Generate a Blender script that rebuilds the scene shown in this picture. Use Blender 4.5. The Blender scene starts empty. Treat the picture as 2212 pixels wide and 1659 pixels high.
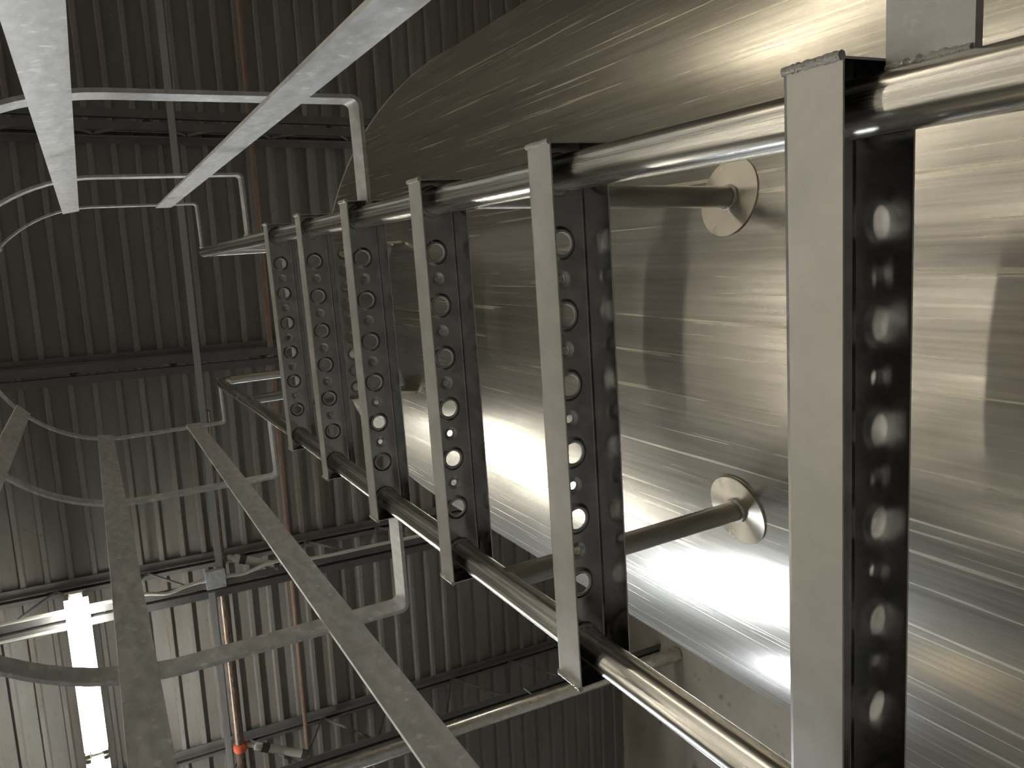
import bpy, math, random
import numpy as np
from mathutils import Vector, Matrix
random.seed(4)
PI = math.pi
sc = bpy.context.scene
COL = sc.collection

# ------------------------------------------------------------------ camera
cam_d = bpy.data.cameras.new('camera'); cam = bpy.data.objects.new('camera', cam_d); COL.objects.link(cam)
F_PX = 1734.25
cam_d.sensor_fit = 'HORIZONTAL'; cam_d.sensor_width = 36.0; cam_d.lens = 36.0 * F_PX / 2212.0
cam_d.clip_start = 0.01; cam_d.clip_end = 200
CAM = Vector((0.1678, -0.3697, -0.0478))
RGT = Vector((-0.067598, 0.881170, -0.467943)); DWN = Vector((-0.983755, -0.137044, -0.115953)); FWD = Vector((-0.166303, 0.452503, 0.876119))
m = Matrix((RGT, -DWN, -FWD)).transposed().to_4x4(); m.translation = CAM
cam.matrix_world = m
sc.camera = cam

# ------------------------------------------------------------------ world and exposure
w = bpy.data.worlds.new('world'); sc.world = w; w.use_nodes = True
w.node_tree.nodes['Background'].inputs[0].default_value = (0.5, 0.55, 0.6, 1)
w.node_tree.nodes['Background'].inputs[1].default_value = 0.02
sc.view_settings.view_transform = 'Standard'; sc.view_settings.look = 'None'
sc.view_settings.gamma = 1.0; sc.view_settings.use_curve_mapping = False
sc.view_settings.exposure = 1.8
TUBE_MAIN = 21.0      # fluorescent tubes of the row over the ladder
PANEL = 26.0          # cool high-bay panel over the next bay
TUBE_WARM = 8.5      # older, warmer tubes further off

# ------------------------------------------------------------------ materials
def nodes(name):
    mt = bpy.data.materials.new(name); mt.use_nodes = True
    nt = mt.node_tree
    return mt, nt, nt.nodes['Principled BSDF']

def metal(name, c1, c2, rough=(0.3, 0.45), scale=(8, 8, 8), nscale=4.0, metallic=1.0, bump=0.0, detail=6.0,
          spots=None, aniso=0.0):
    """mottled surface: two colours and two roughnesses mixed by a stretched noise"""
    mt, nt, b = nodes(name)
    N, L = nt.nodes, nt.links
    tc = N.new('ShaderNodeTexCoord'); mp = N.new('ShaderNodeMapping'); mp.inputs['Scale'].default_value = scale
    L.new(tc.outputs['Object'], mp.inputs['Vector'])
    nz = N.new('ShaderNodeTexNoise'); nz.inputs['Scale'].default_value = nscale; nz.inputs['Detail'].default_value = detail
    nz.inputs['Roughness'].default_value = 0.62
    L.new(mp.outputs['Vector'], nz.inputs['Vector'])
    rp = N.new('ShaderNodeMapRange'); rp.inputs[1].default_value = 0.34; rp.inputs[2].default_value = 0.66
    L.new(nz.outputs['Fac'], rp.inputs[0])
    mx = N.new('ShaderNodeMix'); mx.data_type = 'RGBA'
    mx.inputs[6].default_value = (*c1, 1); mx.inputs[7].default_value = (*c2, 1)
    L.new(rp.outputs[0], mx.inputs[0])
    out = mx.outputs[2]
    if spots:                                   # (colour, amount, scale): rust or white specks
        n2 = N.new('ShaderNodeTexNoise'); n2.inputs['Scale'].default_value = spots[2]; n2.inputs['Detail'].default_value = 5
        L.new(tc.outputs['Object'], n2.inputs['Vector'])
        r2 = N.new('ShaderNodeMapRange'); r2.inputs[1].default_value = 1 - spots[1]; r2.inputs[2].default_value = 1.12 - spots[1]
        L.new(n2.outputs['Fac'], r2.inputs[0])
        m2 = N.new('ShaderNodeMix'); m2.data_type = 'RGBA'; m2.inputs[7].default_value = (*spots[0], 1)
        L.new(r2.outputs[0], m2.inputs[0]); L.new(out, m2.inputs[6]); out = m2.outputs[2]
    L.new(out, b.inputs['Base Color'])
    b.inputs['Metallic'].default_value = metallic
    rr = N.new('ShaderNodeMapRange'); rr.inputs[3].default_value = rough[0]; rr.inputs[4].default_value = rough[1]
    L.new(rp.outputs[0], rr.inputs[0]); L.new(rr.outputs[0], b.inputs['Roughness'])
    b.inputs['Anisotropic'].default_value = aniso
    if bump:
        bp = N.new('ShaderNodeBump'); bp.inputs['Strength'].default_value = bump; bp.inputs['Distance'].default_value = 0.004
        L.new(nz.outputs['Fac'], bp.inputs['Height']); L.new(bp.outputs['Normal'], b.inputs['Normal'])
    return mt

def tank_metal():
    """mill finish stainless sheet, grain and dried drips running up the shell"""
    mt, nt, b = nodes('tank_stainless')
    N, L = nt.nodes, nt.links
    tc = N.new('ShaderNodeTexCoord')
    def noise(scale, ns, det, rough=0.6):
        mp = N.new('ShaderNodeMapping'); mp.inputs['Scale'].default_value = scale
        L.new(tc.outputs['Object'], mp.inputs['Vector'])
        n = N.new('ShaderNodeTexNoise'); n.inputs['Scale'].default_value = ns; n.inputs['Detail'].default_value = det
        n.inputs['Roughness'].default_value = rough
        L.new(mp.outputs['Vector'], n.inputs['Vector']); return n
    fine = noise((1, 1, 0.008), 260, 4, 0.7)          # long vertical grain
    mid = noise((1, 1, 0.05), 22, 4)                 # broader streaks
    strk = noise((1, 1, 0.02), 120, 5, 0.65)         # streak pattern
    drip = noise((1, 1, 0.014), 130, 3, 0.5)          # dried drips
    grit = noise((1, 1, 1), 420, 2)
    def mr(src, a0, a1, b0, b1):
        n = N.new('ShaderNodeMapRange'); n.inputs[1].default_value = a0; n.inputs[2].default_value = a1
        n.inputs[3].default_value = b0; n.inputs[4].default_value = b1; L.new(src, n.inputs[0]); return n.outputs[0]
    def mixc(f, c1, c2):
        n = N.new('ShaderNodeMix'); n.data_type = 'RGBA'
        L.new(f, n.inputs[0])
        for i, c in ((6, c1), (7, c2)):
            if isinstance(c, tuple): n.inputs[i].default_value = (*c, 1)
            else: L.new(c, n.inputs[i])
        return n.outputs[2]
    base = mixc(mr(mid.outputs['Fac'], 0.35, 0.65, 0, 1), (0.49, 0.465, 0.42), (0.61, 0.58, 0.525))
    base = mixc(mr(fine.outputs['Fac'], 0.40, 0.62, 0, 0.30), base, (0.46, 0.44, 0.40))
    base = mixc(mr(strk.outputs['Fac'], 0.52, 0.62, 0, 0.28), base, (0.86, 0.80, 0.68))
    base = mixc(mr(strk.outputs['Fac'], 0.47, 0.37, 0, 0.30), base, (0.30, 0.29, 0.27))
    base = mixc(mr(drip.outputs['Fac'], 0.60, 0.66, 0, 0.5), base, (0.72, 0.67, 0.55))
    L.new(base, b.inputs['Base Color'])
    b.inputs['Metallic'].default_value = 1.0
    ra = N.new('ShaderNodeMath'); ra.operation = 'ADD'
    L.new(mr(fine.outputs['Fac'], 0.35, 0.65, 0.20, 0.27), ra.inputs[0]); L.new(mr(drip.outputs['Fac'], 0.62, 0.68, 0.0, 0.14), ra.inputs[1])
    L.new(ra.outputs[0], b.inputs['Roughness'])
    h = N.new('ShaderNodeMath'); h.operation = 'MULTIPLY_ADD'; h.inputs[1].default_value = 0.8
    L.new(grit.outputs['Fac'], h.inputs[0]); L.new(fine.outputs['Fac'], h.inputs[2])
    bp = N.new('ShaderNodeBump'); bp.inputs['Strength'].default_value = 0.06; bp.inputs['Distance'].default_value = 0.0005
    L.new(h.outputs[0], bp.inputs['Height']); L.new(bp.outputs['Normal'], b.inputs['Normal'])
    # mill finish: a broad soft lobe under the sharper one
    g2 = N.new('ShaderNodeBsdfAnisotropic'); g2.inputs['Roughness'].default_value = 0.50
    L.new(base, g2.inputs['Color']); L.new(bp.outputs['Normal'], g2.inputs['Normal'])
    mxs = N.new('ShaderNodeMixShader'); mxs.inputs[0].default_value = 0.16
    L.new(b.outputs[0], mxs.inputs[1]); L.new(g2.outputs[0], mxs.inputs[2])
    L.new(mxs.outputs[0], N['Material Output'].inputs['Surface'])
    return mt

def emit(name, col, s):
    mt, nt, b = nodes(name)
    b.inputs['Base Color'].default_value = (*col, 1); b.inputs['Emission Color'].default_value = (*col, 1)
    b.inputs['Emission Strength'].default_value = s; return mt

M = {}
M['tank'] = tank_metal()
M['rung'] = metal('rung_dull_stainless', (0.55, 0.54, 0.515), (0.66, 0.65, 0.62), (0.42, 0.54), (6, 6, 6), 5.0, 1.0, 0.05)
M['rung_in'] = metal('rung_inner_glossy', (0.43, 0.43, 0.425), (0.53, 0.525, 0.515), (0.16, 0.26), (6, 6, 6), 5.0, 1.0, 0.02)
M['rail'] = metal('rail_bright_pipe', (0.62, 0.60, 0.55), (0.76, 0.74, 0.69), (0.20, 0.33), (60, 60, 0.12), 3.0, 1.0, 0.0, 2.0)
M['handrail'] = metal('handrail_bright_pipe', (0.62, 0.60, 0.55), (0.76, 0.74, 0.69), (0.22, 0.33), (60, 0.12, 60), 3.0, 1.0, 0.0, 2.0)
M['bracket'] = metal('bracket_dark_pipe', (0.36, 0.35, 0.33), (0.50, 0.49, 0.46), (0.28, 0.42), (14, 3, 14), 4.0, 1.0, 0.03, spots=((0.10, 0.06, 0.04), 0.30, 60))
M['pad'] = metal('pad_turned_disc', (0.70, 0.65, 0.54), (0.80, 0.75, 0.65), (0.26, 0.32), (4, 4, 4), 2.0, 1.0)
nt = M['pad'].node_tree; tg = nt.nodes.new('ShaderNodeTangent'); tg.direction_type = 'RADIAL'; tg.axis = 'Y'
nt.links.new(tg.outputs[0], nt.nodes['Principled BSDF'].inputs['Tangent']); nt.nodes['Principled BSDF'].inputs['Anisotropic'].default_value = 0.9
M['cage'] = metal('cage_flat_bar', (0.55, 0.55, 0.545), (0.74, 0.74, 0.74), (0.50, 0.66), (12, 12, 5), 5.0, 1.0, 0.05, spots=((0.88, 0.88, 0.88), 0.40, 60))
M['weld'] = metal('weld_bead', (0.42, 0.41, 0.39), (0.66, 0.64, 0.60), (0.25, 0.45), (200, 200, 200), 3.0, 1.0, 0.4)
M['deck'] = metal('deck_grey_stained', (0.245, 0.245, 0.242), (0.195, 0.175, 0.155), (0.6, 0.8), (0.45, 2.6, 2.6), 1.7, 0.0, 0.0, 5.0, spots=((0.20, 0.13, 0.09), 0.38, 26))
M['joist'] = metal('joist_grey_primer', (0.115, 0.118, 0.12), (0.16, 0.155, 0.15), (0.5, 0.7), (2, 2, 2), 4.0, 0.0, spots=((0.11, 0.06, 0.04), 0.33, 9))
M['bridging'] = metal('bridging_grey', (0.36, 0.37, 0.38), (0.42, 0.425, 0.43), (0.5, 0.7), (1, 4, 4), 3.0, 0.0)
M['pipe'] = metal('sprinkler_pipe_brown', (0.16, 0.12, 0.095), (0.22, 0.175, 0.14), (0.22, 0.40), (2, 8, 8), 5.0, 0.5, spots=((0.30, 0.13, 0.07), 0.34, 18))
M['rusty'] = metal('thin_pipe_rust', (0.19, 0.125, 0.09), (0.27, 0.20, 0.15), (0.6, 0.8), (2, 10, 10), 4.0, 0.0)
M['red'] = metal('coupling_orange_red', (0.62, 0.10, 0.05), (0.72, 0.15, 0.08), (0.4, 0.55), (8, 8, 8), 4.0, 0.0)
M['brace'] = metal('brace_galvanised', (0.52, 0.53, 0.50), (0.60, 0.60, 0.57), (0.45, 0.6), (4, 4, 4), 4.0, 0.1)
M['black'] = metal('black_fitting', (0.05, 0.05, 0.05), (0.08, 0.075, 0.07), (0.5, 0.6), (8, 8, 8), 4.0, 0.0)
M['galv'] = metal('galvanised_spangle', (0.55, 0.59, 0.64), (0.72, 0.76, 0.80), (0.35, 0.55), (22, 22, 22), 1.5, 0.2, 0.0, 1.0)
M['conduit'] = metal('conduit_zinc', (0.62, 0.62, 0.57), (0.72, 0.72, 0.67), (0.3, 0.45), (60, 60, 60), 3.0, 0.25)
M['duct'] = metal('galvanised_pipe', (0.66, 0.645, 0.61), (0.72, 0.705, 0.67), (0.24, 0.30), (6, 3, 6), 3.0, 1.0, 0.0, 1.0)
M['masonry'] = metal('wall_rough_masonry', (0.29, 0.265, 0.225), (0.42, 0.39, 0.34), (0.85, 0.95), (1, 1, 1), 1.3, 0.0, 0.3, 9.0, spots=((0.10, 0.085, 0.075), 0.36, 6))
M['wall'] = metal('wall_painted_block', (0.50, 0.47, 0.41), (0.60, 0.57, 0.50), (0.7, 0.85), (1, 1, 1), 0.8, 0.0, 0.1)
M['floor'] = metal('floor_concrete', (0.26, 0.255, 0.245), (0.36, 0.35, 0.335), (0.6, 0.85), (1, 1, 1), 0.9, 0.0, 0.1)
M['white'] = metal('fixture_white_enamel', (0.78, 0.78, 0.75), (0.82, 0.82, 0.80), (0.35, 0.45), (3, 3, 3), 2.0, 0.0)
M['socket'] = metal('socket_grey_plastic', (0.30, 0.29, 0.24), (0.36, 0.35, 0.30), (0.4, 0.5), (9, 9, 9), 2.0, 0.0)
M['tube'] = emit('tube_cool_white', (1.0, 0.97, 0.88), TUBE_MAIN)
M['tube_warm'] = emit('tube_warm_white', (1.0, 0.935, 0.80), TUBE_WARM)
M['tube_strong'] = emit('tube_warm_strong', (1.0, 0.91, 0.73), TUBE_WARM * 1.7)
M['tube_dim'] = emit('tube_dim_yellow', (1.0, 0.85, 0.55), TUBE_WARM * 0.7)
M['panel'] = emit('panel_cool_white', (0.86, 0.93, 1.0), PANEL)
M['panel_low'] = emit('panel_cool_dim', (0.86, 0.92, 1.0), PANEL * 0.4)

# ------------------------------------------------------------------ mesh helpers
class MB:
    def __init__(s): s.v = []; s.f = []
    def add(s, v, f, ref=None, at=0):
        if ref is not None:                     # wind the patch so that face `at` looks along ref
            a, b, c = (Vector(v[i]) for i in f[at][:3])
            if (b - a).cross(c - a).dot(Vector(ref)) < 0: f = [q[::-1] for q in f]
        o = len(s.v); s.v += [tuple(p) for p in v]; s.f += [tuple(i + o for i in q) for q in f]; return s
    def box(s, x0, x1, y0, y1, z0, z1):
        v = [(x, y, z) for x in (x0, x1) for y in (y0, y1) for z in (z0, z1)]
        return s.add(v, [(0, 1, 3, 2), (4, 6, 7, 5), (0, 4, 5, 1), (2, 3, 7, 6), (0, 2, 6, 4), (1, 5, 7, 3)])
    def tube(s, path, r, n=16, cap=True, bumpy=0.0):
        P = [Vector(p) for p in path]; k = len(P); up = None; v = []; f = []
        for i, p in enumerate(P):
            t = (P[min(i + 1, k - 1)] - P[max(i - 1, 0)]).normalized()
            if up is None:
                up = Vector((0, 0, 1)) if abs(t.z) < 0.9 else Vector((1, 0, 0))
            a = (up - t * up.dot(t)).normalized(); b = t.cross(a); up = a
            rr = (r[i] if isinstance(r, (list, tuple)) else r) * (1 + random.uniform(-bumpy, bumpy))
            v += [p + a * (rr * math.cos(2 * PI * j / n)) + b * (rr * math.sin(2 * PI * j / n)) for j in range(n)]
        for i in range(k - 1):
            for j in range(n):
                f.append((i * n + j, i * n + (j + 1) % n, (i + 1) * n + (j + 1) % n, (i + 1) * n + j))
        if cap:
            f.append(tuple(range(n))[::-1]); f.append(tuple((k - 1) * n + j for j in range(n)))
        return s.add(v, f)
    def ribbon(s, path, t, z0, z1):
        """flat bar standing on edge: plan path, thickness t to both sides, from z0 to z1"""
        P = [Vector((p[0], p[1])) for p in path]; k = len(P); v = []
        for i, p in enumerate(P):
            d = (P[min(i + 1, k - 1)] - P[max(i - 1, 0)]).normalized(); n = Vector((-d.y, d.x)) * (t / 2)
            for q, z in ((p + n, z0), (p + n, z1), (p - n, z1), (p - n, z0)): v.append((q.x, q.y, z))
        f = []
        for i in range(k - 1):
            for j in range(4): f.append((i * 4 + j, i * 4 + (j + 1) % 4, i * 4 + 4 + (j + 1) % 4, i * 4 + 4 + j))
        f.append((3, 2, 1, 0)); f.append(tuple((k - 1) * 4 + j for j in range(4)))
        return s.add(v, f)
    def mesh(s, name, mat, smooth=False, angle=35, recalc=True):
        me = bpy.data.meshes.new(name); me.from_pydata(s.v, [], s.f); me.update()
        import bmesh
        bm = bmesh.new(); bm.from_mesh(me)
        if recalc: bmesh.ops.recalc_face_normals(bm, faces=bm.faces)
        else: bmesh.ops.remove_doubles(bm, verts=bm.verts, dist=1e-5)
        if smooth:
            ca = math.radians(angle)
            for f in bm.faces: f.smooth = True
            for e in bm.edges:
                if len(e.link_faces) == 2 and e.calc_face_angle(0) > ca: e.smooth = False
        bm.to_mesh(me); bm.free()
        me.materials.append(mat); return me
    def build(s, name, mat, parent=None, smooth=False, angle=35):
        return link(name, s.mesh(name, mat, smooth, angle), parent)

def link(name, data, parent=None, loc=None, rz=0):
    o = bpy.data.objects.new(name, data); COL.objects.link(o)
    if parent: o.parent = parent
    if loc: o.location = loc
    if rz: o.rotation_euler = (0, 0, rz)
    return o
def tag(o, label=None, cat=None, group=None, kind=None):
    if label: o['label'] = label
    if cat: o['category'] = cat
    if group: o['group'] = group
    if kind: o['kind'] = kind
    return o
def thing(name, label, cat, loc=(0, 0, 0), rz=0, group=None):
    return tag(link(name, None, None, loc, rz), label, cat, group)
def arc(c, r, a0, a1, n):
    return [(c[0] + r * math.cos(math.radians(a0 + (a1 - a0) * i / n)), c[1] + r * math.sin(math.radians(a0 + (a1 - a0) * i / n))) for i in range(n + 1)]

YAW = 0.025           # the building stands at a slight angle to the ladder
DECK = 6.40; FLOOR = -1.65
XA, XB, YA, YB = -11.0, 10.0, -10.0, 4.13

# ------------------------------------------------------------------ the room
def struct(name, mb, mat): return tag(mb.build(name, mat), kind='structure')
def bstruct(name, mb, mat):
    o = struct(name, mb, mat); o.rotation_euler = (0, 0, YAW); return o
bstruct('floor', MB().box(XA - .2, XB + .2, YA - .2, YB + .2, FLOOR - .15, FLOOR), M['floor'])
bstruct('wall_back', MB().box(XA - .2, XB + .2, YB, YB + .2, FLOOR, DECK + .05), M['masonry'])
bstruct('wall_front', MB().box(XA - .2, XB + .2, YA - .2, YA, FLOOR, DECK + .05), M['wall'])
bstruct('wall_left', MB().box(XA - .2, XA, YA, YB, FLOOR, DECK + .05), M['wall'])
bstruct('wall_right', MB().box(XB, XB + .2, YA, YB, FLOOR, DECK + .05), M['wall'])
# roof deck: ribbed steel sheets six ribs wide
ceil = tag(link('ceiling', None), kind='structure'); ceil.rotation_euler = (0, 0, YAW)
def deck_mesh():
    mb = MB(); pr = []; P = 0.1524
    for k in range(6):
        y = k * P
        pr += [(y, 0), (y + .104, 0), (y + .114, -.036), (y + .142, -.036)]
    pr.append((6 * P, 0.0)); pr.append((6 * P + .02, .0))
    n = len(pr)
    v = [(XA, y, z) for y, z in pr] + [(XB, y, z) for y, z in pr] + [(XA, y, z + .0015) for y, z in pr] + [(XB, y, z + .0015) for y, z in pr]
    f = []
    for i in range(n - 1): f += [(i, i + 1, n + i + 1, n + i), (2 * n + i, 3 * n + i, 3 * n + i + 1, 2 * n + i + 1)]
    return mb.add(v, f).mesh('deck_sheet', M['deck'])
dm = deck_mesh()
yy = YA; k = 0
while yy < YB - .02:
    link('deck_sheet', dm, ceil, (0, yy + .035, DECK + .036 + (k % 2) * .002)); yy += .9144; k += 1
MB().box(XA - .2, XB + .2, YA - .2, YB + .2, DECK + .06, DECK + .12).build('roof_board', M['joist'], ceil)

# ------------------------------------------------------------------ roof joists
def joist(x, label):
    t = thing('roof_joist', label, 'joist', (0, 0, 0), YAW, 'open web roof joists')
    ya, yb = YA, YB
    for s in (-1, 1):
        # each chord is a pair of angles back to back with a gap for the webs
        a = MB(); a.box(x + s * .012, x + s * .062, ya, yb, DECK - .008, DECK); a.box(x + s * .012, x + s * .017, ya, yb, DECK - .055, DECK - .008)
        a.build('top_chord_angle', M['joist'], t)
        a = MB(); a.box(x + s * .012, x + s * .064, ya, yb, 5.755, 5.762); a.box(x + s * .012, x + s * .018, ya, yb, 5.762, 5.81)
        a.build('bottom_chord_angle', M['joist'], t)
    y = -2.30; up = True
    while y < yb - .35:
        z0, z1 = (5.79, DECK - .03) if up else (DECK - .03, 5.79)
        MB().tube([(x, y, z0), (x, y + .30, z1)], .0105, 8).build('web_bar', M['joist'], t, True)
        y += .30; up = not up
    return t
joist(1.14, 'dark steel roof joist seen through the upper side of the ladder cage')
joist(-0.45, 'dark steel roof joist running behind the open top of the ladder')
joist(-2.06, 'dark steel roof joist carrying the junction box and the conduit')
joist(-3.63, 'dark steel roof joist alongside the bright galvanized pipe')
# bridging angles between the joists
def bridging(x0, x1, y, z, label):
    o = thing('bridging_angle', label, 'brace', (0, 0, 0), YAW, 'joist bridging angles')
    MB().box(x0, x1, y - .022, y + .022, z - .004, z).build('bottom_leg', M['bridging'], o)
    MB().box(x0, x1, y + .018, y + .022, z, z + .044).build('upright_leg', M['bridging'], o)
bridging(-1.905, 2.6, .246, 5.750, 'long grey bridging angle across the joists near the ladder top')
bridging(-6.0, -2.08, .178, 5.750, 'grey bridging angle beside the pipe with the red coupling')

# ------------------------------------------------------------------ pipes, conduit and box under the roof
def bpipe(name, pts, r, mat, label, cat, n=16):
    o = MB().tube(pts, r, n).build(name, mat, None, True); o.rotation_euler = (0, 0, YAW)
    return tag(o, label, cat)
t = thing('sprinkler_pipe', 'brown sprinkler pipe with a red coupling under the roof joists', 'pipe', (0, 0, 0), YAW)
MB().tube([(-10.9, .268, 5.86), (-.85, .268, 5.86)], .034, 20).build('pipe_run', M['pipe'], t, True)
MB().tube([(-.80, .268, 5.86), (-.90, .268, 5.86)], .040, 20).build('end_cap', M['pipe'], t, True)
c = MB().tube([(-3.335, .268, 5.86), (-3.345, .268, 5.86), (-3.345, .268, 5.86), (-3.385, .268, 5.86), (-3.385, .268, 5.86), (-3.395, .268, 5.86)], [.043, .043, .048, .048, .043, .043], 20).build('coupling', M['red'], t, True)
MB().box(-3.39, -3.34, .31, .335, 5.85, 5.87).build('bolt_lug', M['red'], c)
for x in (-1.86, -2.62): MB().tube([(x, .268, 5.86), (x - .03, .268, 5.86)], .038, 20).build('joint_collar', M['pipe'], t, True)
def sway(a, b, label):
    A, B = Vector(a), Vector(b); d = B - A
    o = thing('sway_brace', label, 'brace', (0, 0, 0), YAW, 'sway braces of the sprinkler pipe')
    MB().tube([A + d * .12, A + d * .92], .031, 12).build('brace_pipe', M['brace'], o, True)
    for f0, f1, r in ((.24, .36, .035), (.90, 1.0, .036)):
        MB().tube([A + d * f0, A + d * f1], r, 12).build('black_sleeve', M['black'], o, True)
    MB().tube([A, A + d * .14], .018, 10).build('clamp_end', M['brace'], o, True)
sway((-3.36, .32, 5.86), (-3.545, .735, 5.775), 'pale sway brace reaching from the red coupling to a joist')
sway((-1.88, .32, 5.86), (-2.00, .66, 5.775), 'grey sway brace beside the junction box')
bpipe('thin_pipe', [(-10.9, .835, 6.25), (2.9, .835, 6.25)], .019, M['rusty'], 'thin rusty brown pipe running below the ribbed roof deck', 'pipe', 12)
# galvanised pipe along the fourth joist
t = thing('galvanized_pipe', 'bright galvanized pipe running along under the lowest joist', 'pipe', (0, 0, 0), YAW)
MB().tube([(-3.553, -.35, 5.50), (-3.553, YB - .01, 5.50)], .066, 32).build('pipe_run', M['duct'], t, True)
for y in (0.2, 2.6):
    MB().tube([(-3.553, y + .03, 5.56), (-3.57, y + .03, 5.755)], .006, 8).build('hanger_rod', M['brace'], t, True)
    MB().tube([(-3.553, y, 5.50), (-3.553, y + .06, 5.50)], .0685, 32).build('joint_band', M['duct'], t, True)
# junction box and conduit at the third joist
t = thing('junction_box', 'square galvanized junction box fixed to a roof joist', 'box', (0, 0, 0), YAW)
bx, by = -1.985, .213
MB().box(bx - .062, bx + .062, by - .062, by + .062, 5.735, 5.785).build('box_body', M['galv'], t)
cv = MB().box(bx - .066, bx + .066, by - .066, by + .066, 5.729, 5.735).build('cover_plate', M['galv'], t)
for sx, sy in ((-1, -1), (1, 1), (-1, 1), (1, -1)):
    MB().tube([(bx + sx * .053, by + sy * .053, 5.7285), (bx + sx * .053, by + sy * .053, 5.725)], .006, 10).build('screw', M['weld'], cv, True)
for s in (-1, 1): MB().tube([(bx, by + s * .066, 5.755), (bx, by + s * .098, 5.755)], .016, 12).build('conduit_connector', M['brace'], t, True)
def bez(pts, n=10):
    out = []; P = [Vector(p) for p in pts]
    for i in range(len(P) - 1):
        p0, p1, p2, p3 = P[max(i - 1, 0)], P[i], P[i + 1], P[min(i + 2, len(P) - 1)]
        for j in range(n):
            u = j / n
            out.append(0.5 * ((2 * p1) + (p2 - p0) * u + (2 * p0 - 5 * p1 + 4 * p2 - p3) * u * u + (3 * p1 - p0 - 3 * p2 + p3) * u ** 3))
    return out + [P[-1]]
bpipe('conduit', bez([(bx, by + .09, 5.755), (bx - .005, by + .2, 5.752), (bx + .035, by + .42, 5.745), (-1.985, .95, 5.742), (-1.985, 1.6, 5.742), (-1.985, 4.1, 5.742)]), .0125, M['conduit'],
      'zinc conduit leaving the junction box toward the tank side', 'conduit', 10)
bpipe('conduit', bez([(bx, by - .09, 5.755), (bx - .01, by - .2, 5.752), (bx - .03, by - .32, 5.745), (-1.985, -.25, 5.742), (-1.985, -.50, 5.742), (-1.985, -1.2, 5.742), (-1.985, -3.0, 5.742)]), .0125, M['conduit'],
      'zinc conduit leaving the junction box toward the lit fixture', 'conduit', 10)
bpipe('thin_conduit', [(-2.10, -.74, 5.735), (-2.10, -3.2, 5.735)], .009, M['conduit'], 'thin bright conduit below the joist at the far side of the lit fixture', 'conduit', 10)

# ------------------------------------------------------------------ fluorescent fixtures
FL = 1.135
def fixture_parts(tube_mat):
    """meshes of one fixture: it runs from x = 0 to x = -FL under z = 0"""
    b = MB()
    hw = .064
    b.add([(0, -hw, -.012), (0, -.024, -.045), (0, .024, -.045), (0, hw, -.012), (0, hw, 0), (0, -hw, 0),
           (-FL, -hw, -.012), (-FL, -.024, -.045), (-FL, .024, -.045), (-FL, hw, -.012), (-FL, hw, 0), (-FL, -hw, 0)],
          [(0, 1, 7, 6), (1, 2, 8, 7), (2, 3, 9, 8), (3, 4, 10, 9), (4, 5, 11, 10), (5, 0, 6, 11), (0, 5, 4, 3, 2, 1), (6, 7, 8, 9, 10, 11)])
    body = b.mesh('housing', M['white'])
    tb = MB().tube([(-.035, 0, 0), (-FL + .035, 0, 0)], .0165, 14).mesh('tube', tube_mat, True)
    s = MB(); s.box(-.012, .012, -.014, .014, -.03, .030); s.tube([(-.012, 0, 0), (-.024, 0, 0)], .017, 12)
    sk = s.mesh('socket', M['socket'])
    return body, tb, sk
FX = {}
def fixture(x, y, z, tube_mat, label, group=None):
    if tube_mat.name not in FX: FX[tube_mat.name] = fixture_parts(tube_mat)
    body, tb, sk = FX[tube_mat.name]
    c, s_ = math.cos(YAW), math.sin(YAW)
    t = thing('fluorescent_fixture', label, 'light', (c * x - s_ * y, s_ * x + c * y, z), YAW, group)
    link('housing', body, t)
    for s in (-1, 1):
        link('tube', tb, t, (0, s * .054, -.050))
        link('socket', sk, t, (-.012, s * .054, -.045)); e = link('socket', sk, t, (-FL + .012, s * .054, -.045)); e.rotation_euler = (0, 0, PI)
    return t
FG = 'fluorescent fixtures under the roof'
fixture(-1.86, -.65, 5.727, M['tube'], 'lit twin-tube fluorescent fixture, the whole one beside the cage strap', FG)
fixture(-1.86 - 1.15, -.65, 5.727, M['tube'], 'second lit fluorescent fixture in line, cut off by the photo edge', FG)
WARM_ROWS = ((-5.4, [8.0 - 1.15 * i for i in range(10)], 'row running behind the camera'), (-8.4, [8.0 - 2.3 * i for i in range(7)], 'row added along the far wall for fill light'),  # the far wall row is added, unseen, to raise the ambient light
             (-2.2, [9.2, 8.05, 6.9, 5.75], 'short row beyond the dark side of the cage'))
for y, xs, where in WARM_ROWS:
    for x in xs:
        fixture(x, y, 5.727, M['tube_strong' if y == -2.2 else 'tube_warm'], 'warm fluorescent fixture outside the photo, ' + where, 'warm fixtures, ' + where)
fixture(0.6, 3.0, 5.727, M['tube_warm'], 'extra warm fixture added behind the tank to brighten the masonry, the one nearer the dark side', FG)  # unseen extra fixture, added for more light on the masonry wall
fixture(-.55, 3.0, 5.727, M['tube_warm'], 'warm fluorescent fixture hidden behind the tank, the one nearer the galvanized pipe', FG)
fixture(-8.7, -2.5, 5.727, M['tube_dim'], 'dim yellow fluorescent fixture outside the photo, near the end wall', FG)
# cool panel lights over the next bay: the first is mirrored as the white patch on the tank
def panel(x, y, mat, label):
    t = thing('panel_light', label, 'light', (x, y, 5.50), YAW, 'panel lights over the next bay')
    MB().box(-.50, .50, -.30, .30, .02, .07).build('housing', M['white'], t)
    MB().box(-.46, .46, -.26, .26, .008, .02).build('diffuser', mat, t)
    for sx in (-.4, .4): MB().tube([(sx, 0, .07), (sx, 0, DECK - 5.50)], .006, 8).build('hanger_rod', M['brace'], t, True)
panel(-5.45, -.80, M['panel'], 'cool white panel light outside the photo, mirrored as the white patch on the tank')
panel(-7.0, 1.5, M['panel_low'], 'weaker cool panel light outside the photo, mirrored along the lower edge of the tank')

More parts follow.
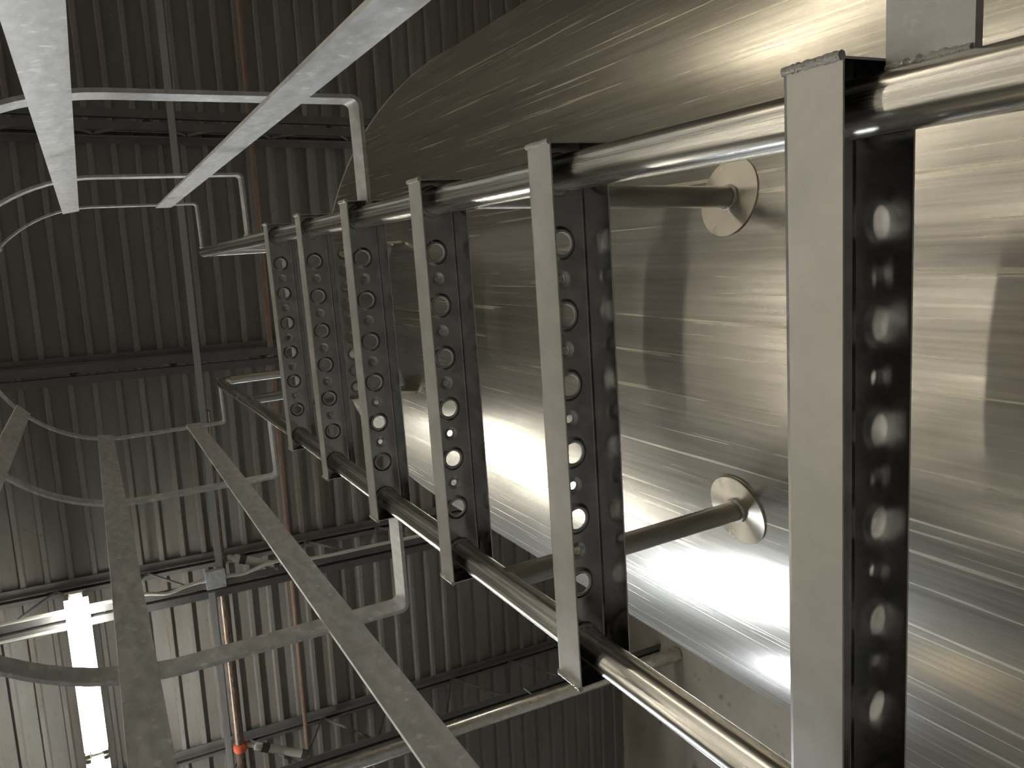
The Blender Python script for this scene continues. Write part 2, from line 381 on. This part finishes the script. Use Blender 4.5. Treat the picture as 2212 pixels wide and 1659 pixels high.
# ------------------------------------------------------------------ tank
TX, TY, TR = .003, 1.392, 1.011
TOP = 2.80
tank = thing('tank', 'large upright stainless steel tank behind the ladder', 'tank', (TX, TY, FLOOR))
def lathe(prof, n=160):
    v = [(r * math.cos(2 * PI * j / n), r * math.sin(2 * PI * j / n), z) for r, z in prof for j in range(n)]
    f = [(i * n + j, i * n + (j + 1) % n, (i + 1) * n + (j + 1) % n, (i + 1) * n + j) for i in range(len(prof) - 1) for j in range(n)]
    return v, f
H = TOP - FLOOR
v, f = lathe([(TR, 0), (TR, H)]); MB().add(v, f).build('shell', M['tank'], tank, True)
pr = [(TR, H)] + [(TR - .07 + .07 * math.cos(a), H + .07 * math.sin(a)) for a in [PI / 2 * .85 * i / 8 for i in range(1, 9)]]
r0, z0 = pr[-1]
pr += [(r0 * (1 - i / 8), z0 + .12 * (1 - (1 - i / 8) ** 2)) for i in range(1, 8)] + [(.001, z0 + .12)]
v, f = lathe(pr); MB().add(v, f).build('top_head', M['tank'], tank, True)
v, f = lathe([(TR - .001, H - .004), (TR + .0015, H - .002), (TR + .0015, H + .002), (TR - .001, H + .004)]); MB().add(v, f).build('head_seam_weld', M['weld'], tank, True)

# ------------------------------------------------------------------ caged ladder
S = 0.3048; WID = .5124; HF = .0427; DP = .0596; RX = .232; RY = .030; RR = .0167
lad = thing('caged_ladder', 'stainless ladder with perforated channel rungs, safety cage and handrails fixed to the tank', 'ladder', (0, 0, FLOOR))
LZ = -FLOOR
def L(z): return z + LZ                 # ladder-local height

def rung_mesh():
    """channel rung, open below: web with a row of formed holes, two flanges, closed ends; z = 0 is the top"""
    mb = MB(); hw, hy = .0169, DP / 2 - .004; yc = DP / 2
    for k in range(11):
        xc = -.169 + .0338 * k; big = k % 2 == 0
        rh, dz, ro = (.0102, -.0035, .0162) if big else (.0044, .0014, .0095)
        ang = sorted({round(2 * PI * i / 24, 6) for i in range(24)} | {round(math.atan2(sy * hy, sx * hw) % (2 * PI), 6) for sx in (-1, 1) for sy in (-1, 1)})
        n = len(ang); v = []
        for r, z in ((rh, dz), (rh + (ro - rh) * .35, dz * .85), (rh + (ro - rh) * .7, dz * .25), (ro, 0)):
            v += [(xc + r * math.cos(a), yc + r * math.sin(a), z) for a in ang]
        for a in ang:
            c, s_ = math.cos(a), math.sin(a); q = min(hw / max(abs(c), 1e-9), hy / max(abs(s_), 1e-9))
            v.append((xc + q * c, yc + q * s_, 0))
        f = [(l * n + i, l * n + (i + 1) % n, (l + 1) * n + (i + 1) % n, (l + 1) * n + i) for l in range(4) for i in range(n)]
        mb.add(v, f, (0, 0, 1), 3 * n)
    X0 = .169 + hw; XE = WID / 2
    ya, yb = yc - hy, yc + hy
    for s in (-1, 1): mb.add([(s * X0, ya, 0), (s * XE, ya, 0), (s * XE, yb, 0), (s * X0, yb, 0)], [(0, 1, 2, 3)], (0, 0, 1))
    # rounded bends and flanges (profile swept along x)
    for sgn in (0, 1):
        pr = [(ya, 0), (ya - .0028, -.0008), (ya - .0040, -.004), (ya - .0040, -HF)]
        if sgn: pr = [(DP - y, z) for y, z in pr]
        v = [(-XE, y, z) for y, z in pr] + [(XE, y, z) for y, z in pr]
        mb.add(v, [(i, i + 1, 5 + i, 4 + i) for i in range(3)], (0, 1 if sgn else -1, 0), 2)
    for s in (-1, 1): mb.add([(s * XE, 0, -HF), (s * XE, DP, -HF), (s * XE, DP, 0), (s * XE, 0, 0)], [(0, 1, 2, 3)], (s, 0, 0))
    me = mb.mesh('rung', M['rung'], True, 28, False); me.materials.append(M['rung_in'])
    for p in me.polygons:
        zs = [me.vertices[i].co.z for i in p.vertices]
        if max(map(abs, zs)) < 1e-6 or min(zs) < -.02 or (len(zs) == 4 and p.area > 1e-4): p.use_smooth = False
    return me
rm = rung_mesh()
wb = {}
for s in (-1, 1):
    p = [(s * (WID / 2 + .0005), .0005, -.001 - (HF - .002) * i / 22) for i in range(23)]
    wb[s] = MB().tube(p, .0026, 8, True, .22).mesh('weld_bead', M['weld'], True, 60)
rail_ring = MB().tube([(.0175 * math.cos(2 * PI * i / 40), .0175 * math.sin(2 * PI * i / 40), 0) for i in range(41)], .0022, 8, False, .2).mesh('weld_ring', M['weld'], True, 60)
for k in range(-4, 7):
    r = link('rung', rm, lad, (0, 0, L(k * S)))
    so = r.modifiers.new('thickness', 'SOLIDIFY'); so.thickness = .0020; so.offset = -1; so.material_offset = 1
    for s in (-1, 1):
        link('weld_bead', wb[s], r)
        link('weld_ring', rail_ring, r, (s * RX, RY, -.005))
# rails: up past the top rung, then bent back over the tank as handrails
def rail(s):
    x = s * RX; zt = 3.150; br = .06; xt = .229 if s > 0 else -.256
    p = [(x, RY, L(FLOOR)), (x, RY, L(0)), (x, RY, L(1.9)), (x * .75 + xt * .25, RY, L(2.2)), (xt, RY, L(zt - br))]
    q = [(xt, RY, L(zt - br - .02))] + [(xt, RY + br - br * math.cos(a), L(zt - br + br * math.sin(a))) for a in [PI / 2 * i / 8 for i in range(1, 9)]]
    ye = 1.0
    q += [(xt, RY + br + .1, L(zt)), (xt, ye - br, L(zt))]
    q += [(xt, ye - br + br * math.sin(a), L(zt - br + br * math.cos(a))) for a in [PI / 2 * i / 8 for i in range(1, 9)]]
    q += [(xt, ye, L(2.93))]
    o = MB().tube(p, RR, 32).build('rail', M['rail'], lad, True)
    MB().tube(q, RR, 32).build('handrail', M['handrail'], lad, True)
    MB().box(x - .045, x + .045, RY - .045, RY + .045, 0, .008).build('foot_plate', M['rung'], o)
    for z in (2.62,): xm = x + (xt - x) * (.25 + .75 * (z - 2.2) / .89); MB().tube([(xm, RY, L(z)), (xm, RY, L(z + .006))], RR + .0006, 32).build('joint_weld', M['weld'], o, True)
for s in (-1, 1): rail(s)
# stand-off brackets to the tank with round pads
def pad_mesh():
    n = 40; rad = .052; v = []; f = []
    return MB().tube([(0, 0, 0), (0, -.0022, 0)], rad, n).mesh('pad', M['pad'], True, 30)
pm = pad_mesh()
for z in (.783, 2.43):
    for s in (-1, 1):
        xs, xe = s * .228, s * .218 - .003
        ysurf = TY - math.sqrt(TR ** 2 - (xe - TX) ** 2)
        o = MB().tube([(xs, RY, L(z)), (xe, ysurf + .004, L(z))], .0142, 24).build('standoff_bracket', M['bracket'], lad, True)
        p = link('pad', pm, o, (xe, ysurf + .0006, L(z))); p.rotation_euler = (0, 0, math.asin((xe - TX) / TR))
        wr = link('weld_ring', MB().tube([(.0152 * math.cos(2 * PI * i / 36), 0, .0152 * math.sin(2 * PI * i / 36)) for i in range(37)], .0028, 8, False, .3).mesh('weld_ring', M['weld'], True, 60), o, (xe, ysurf - .003, L(z)))
        wr.rotation_euler = (0, 0, math.asin((xe - TX) / TR))
# landing plate between the ladder and the tank
def landing_mesh():
    mb = MB(); y0, y1 = .098, .392; X = .2145; yc = .266; pit = .0465; hw = pit / 2; hy = .042
    for k in range(9):
        xc = (k - 4) * pit; rh, ro, dz = .0115, .0185, .0035
        ang = sorted({round(2 * PI * i / 20, 6) for i in range(20)} | {round(math.atan2(sy * hy, sx * hw) % (2 * PI), 6) for sx in (-1, 1) for sy in (-1, 1)})
        n = len(ang); v = []
        for r, z in ((rh, dz), (rh + .003, dz * .8), (ro, 0)): v += [(xc + r * math.cos(a), yc + r * math.sin(a), z) for a in ang]
        for a in ang:
            c, s_ = math.cos(a), math.sin(a); q = min(hw / max(abs(c), 1e-9), hy / max(abs(s_), 1e-9)); v.append((xc + q * c, yc + q * s_, 0))
        mb.add(v, [(l * n + i, l * n + (i + 1) % n, (l + 1) * n + (i + 1) % n, (l + 1) * n + i) for l in range(3) for i in range(n)], (0, 0, 1), 2 * n)
    XH = 4.5 * pit
    mb.add([(-X, y0, 0), (X, y0, 0), (X, yc - hy, 0), (-X, yc - hy, 0)], [(0, 1, 2, 3)], (0, 0, 1))
    mb.add([(-X, yc + hy, 0), (X, yc + hy, 0), (X, y1, 0), (-X, y1, 0)], [(0, 1, 2, 3)], (0, 0, 1))
    for s in (-1, 1): mb.add([(s * XH, yc - hy, 0), (s * X, yc - hy, 0), (s * X, yc + hy, 0), (s * XH, yc + hy, 0)], [(0, 1, 2, 3)], (0, 0, 1))
    mb.add([(-X, y0, 0), (X, y0, 0), (X, y0, -.043), (-X, y0, -.043)], [(0, 1, 2, 3)], (0, -1, 0))
    for s in (-1, 1): mb.add([(s * X, y0, 0), (s * X, y1, 0), (s * X, y1, -.043), (s * X, y0, -.043)], [(0, 1, 2, 3)], (s, 0, 0))
    me = mb.mesh('landing_plate', M['rung'], True, 28, False); me.materials.append(M['rung_in'])
    for p in me.polygons:
        zs = [me.vertices[i].co.z for i in p.vertices]
        if max(map(abs, zs)) < 1e-6 or min(zs) < -.02 or (len(zs) == 4 and p.area > 1e-4): p.use_smooth = False
    return me
lp = link('landing_plate', landing_mesh(), lad, (0, 0, L(2.134)))
so = lp.modifiers.new('thickness', 'SOLIDIFY'); so.thickness = .003; so.offset = -1; so.material_offset = 1
for s in (-1, 1):
    g = MB(); x0 = s * .205
    g.add([(x0 - .003, .30, -.003), (x0 - .003, .408, -.003), (x0 - .003, .404, -.115), (x0 - .003, .395, -.115), (x0 + .003, .30, -.003), (x0 + .003, .408, -.003), (x0 + .003, .404, -.115), (x0 + .003, .395, -.115)],
          [(0, 1, 2, 3), (4, 7, 6, 5), (0, 4, 5, 1), (1, 5, 6, 2), (2, 6, 7, 3), (3, 7, 4, 0)]).build('gusset', M['pad'], lp)
    MB().tube([(x0, .404 - .0002 * i, -.003 - .0055 * i) for i in range(20)], .004, 8, True, .3).build('weld_bead', M['weld'], lp, True, 60)
# safety cage
CX = -.004; CR = .412; CY = -.31; TH = .006
def hoop_path():
    c = .013
    p = [(CX + .2490 - CX, .034), (CX + CR - c, .034)] + arc((CX + CR - c, .034 - c), c, 90, 0, 6)[1:]
    p += [(CX + CR, -.05), (CX + CR, -.15), (CX + CR, -.25)] + arc((CX, CY), CR, 0, -180, 48)
    p += [(CX - CR, -.25), (CX - CR, -.15), (CX - CR, -.05)] + arc((CX - CR + c, .034 - c), c, 180, 90, 6) + [(-.2490, .034)]
    return p
hm = MB().ribbon(hoop_path(), TH, -.025, .025).mesh('hoop', M['cage'], True, 40)
for z in (.235, 1.193, 2.213, 3.160):
    h = link('hoop', hm, lad, (0, 0, L(z)))
    for s in (-1, 1):
        MB().tube([(s * .2495, .031, -.024 + .0024 * i) for i in range(21)], .003, 8, True, .3).build('weld_bead', M['weld'], h, True, 60)
def strap(x, y, rz):
    st = MB().box(-.026, .026, -.003, .003, L(.19), L(3.184)).build('strap', M['cage'], lad)
    st.location = (x, y, 0); st.rotation_euler = (0, 0, rz)
ri = CR - TH - .0005
for s in (-1, 1):
    strap(CX + s * ri, -.077, PI / 2)
    for a in (9.5, 49):
        A = math.radians(a); strap(CX + s * ri * math.cos(A), CY - ri * math.sin(A), PI / 2 - s * A)
strap(CX, CY - ri, 0)
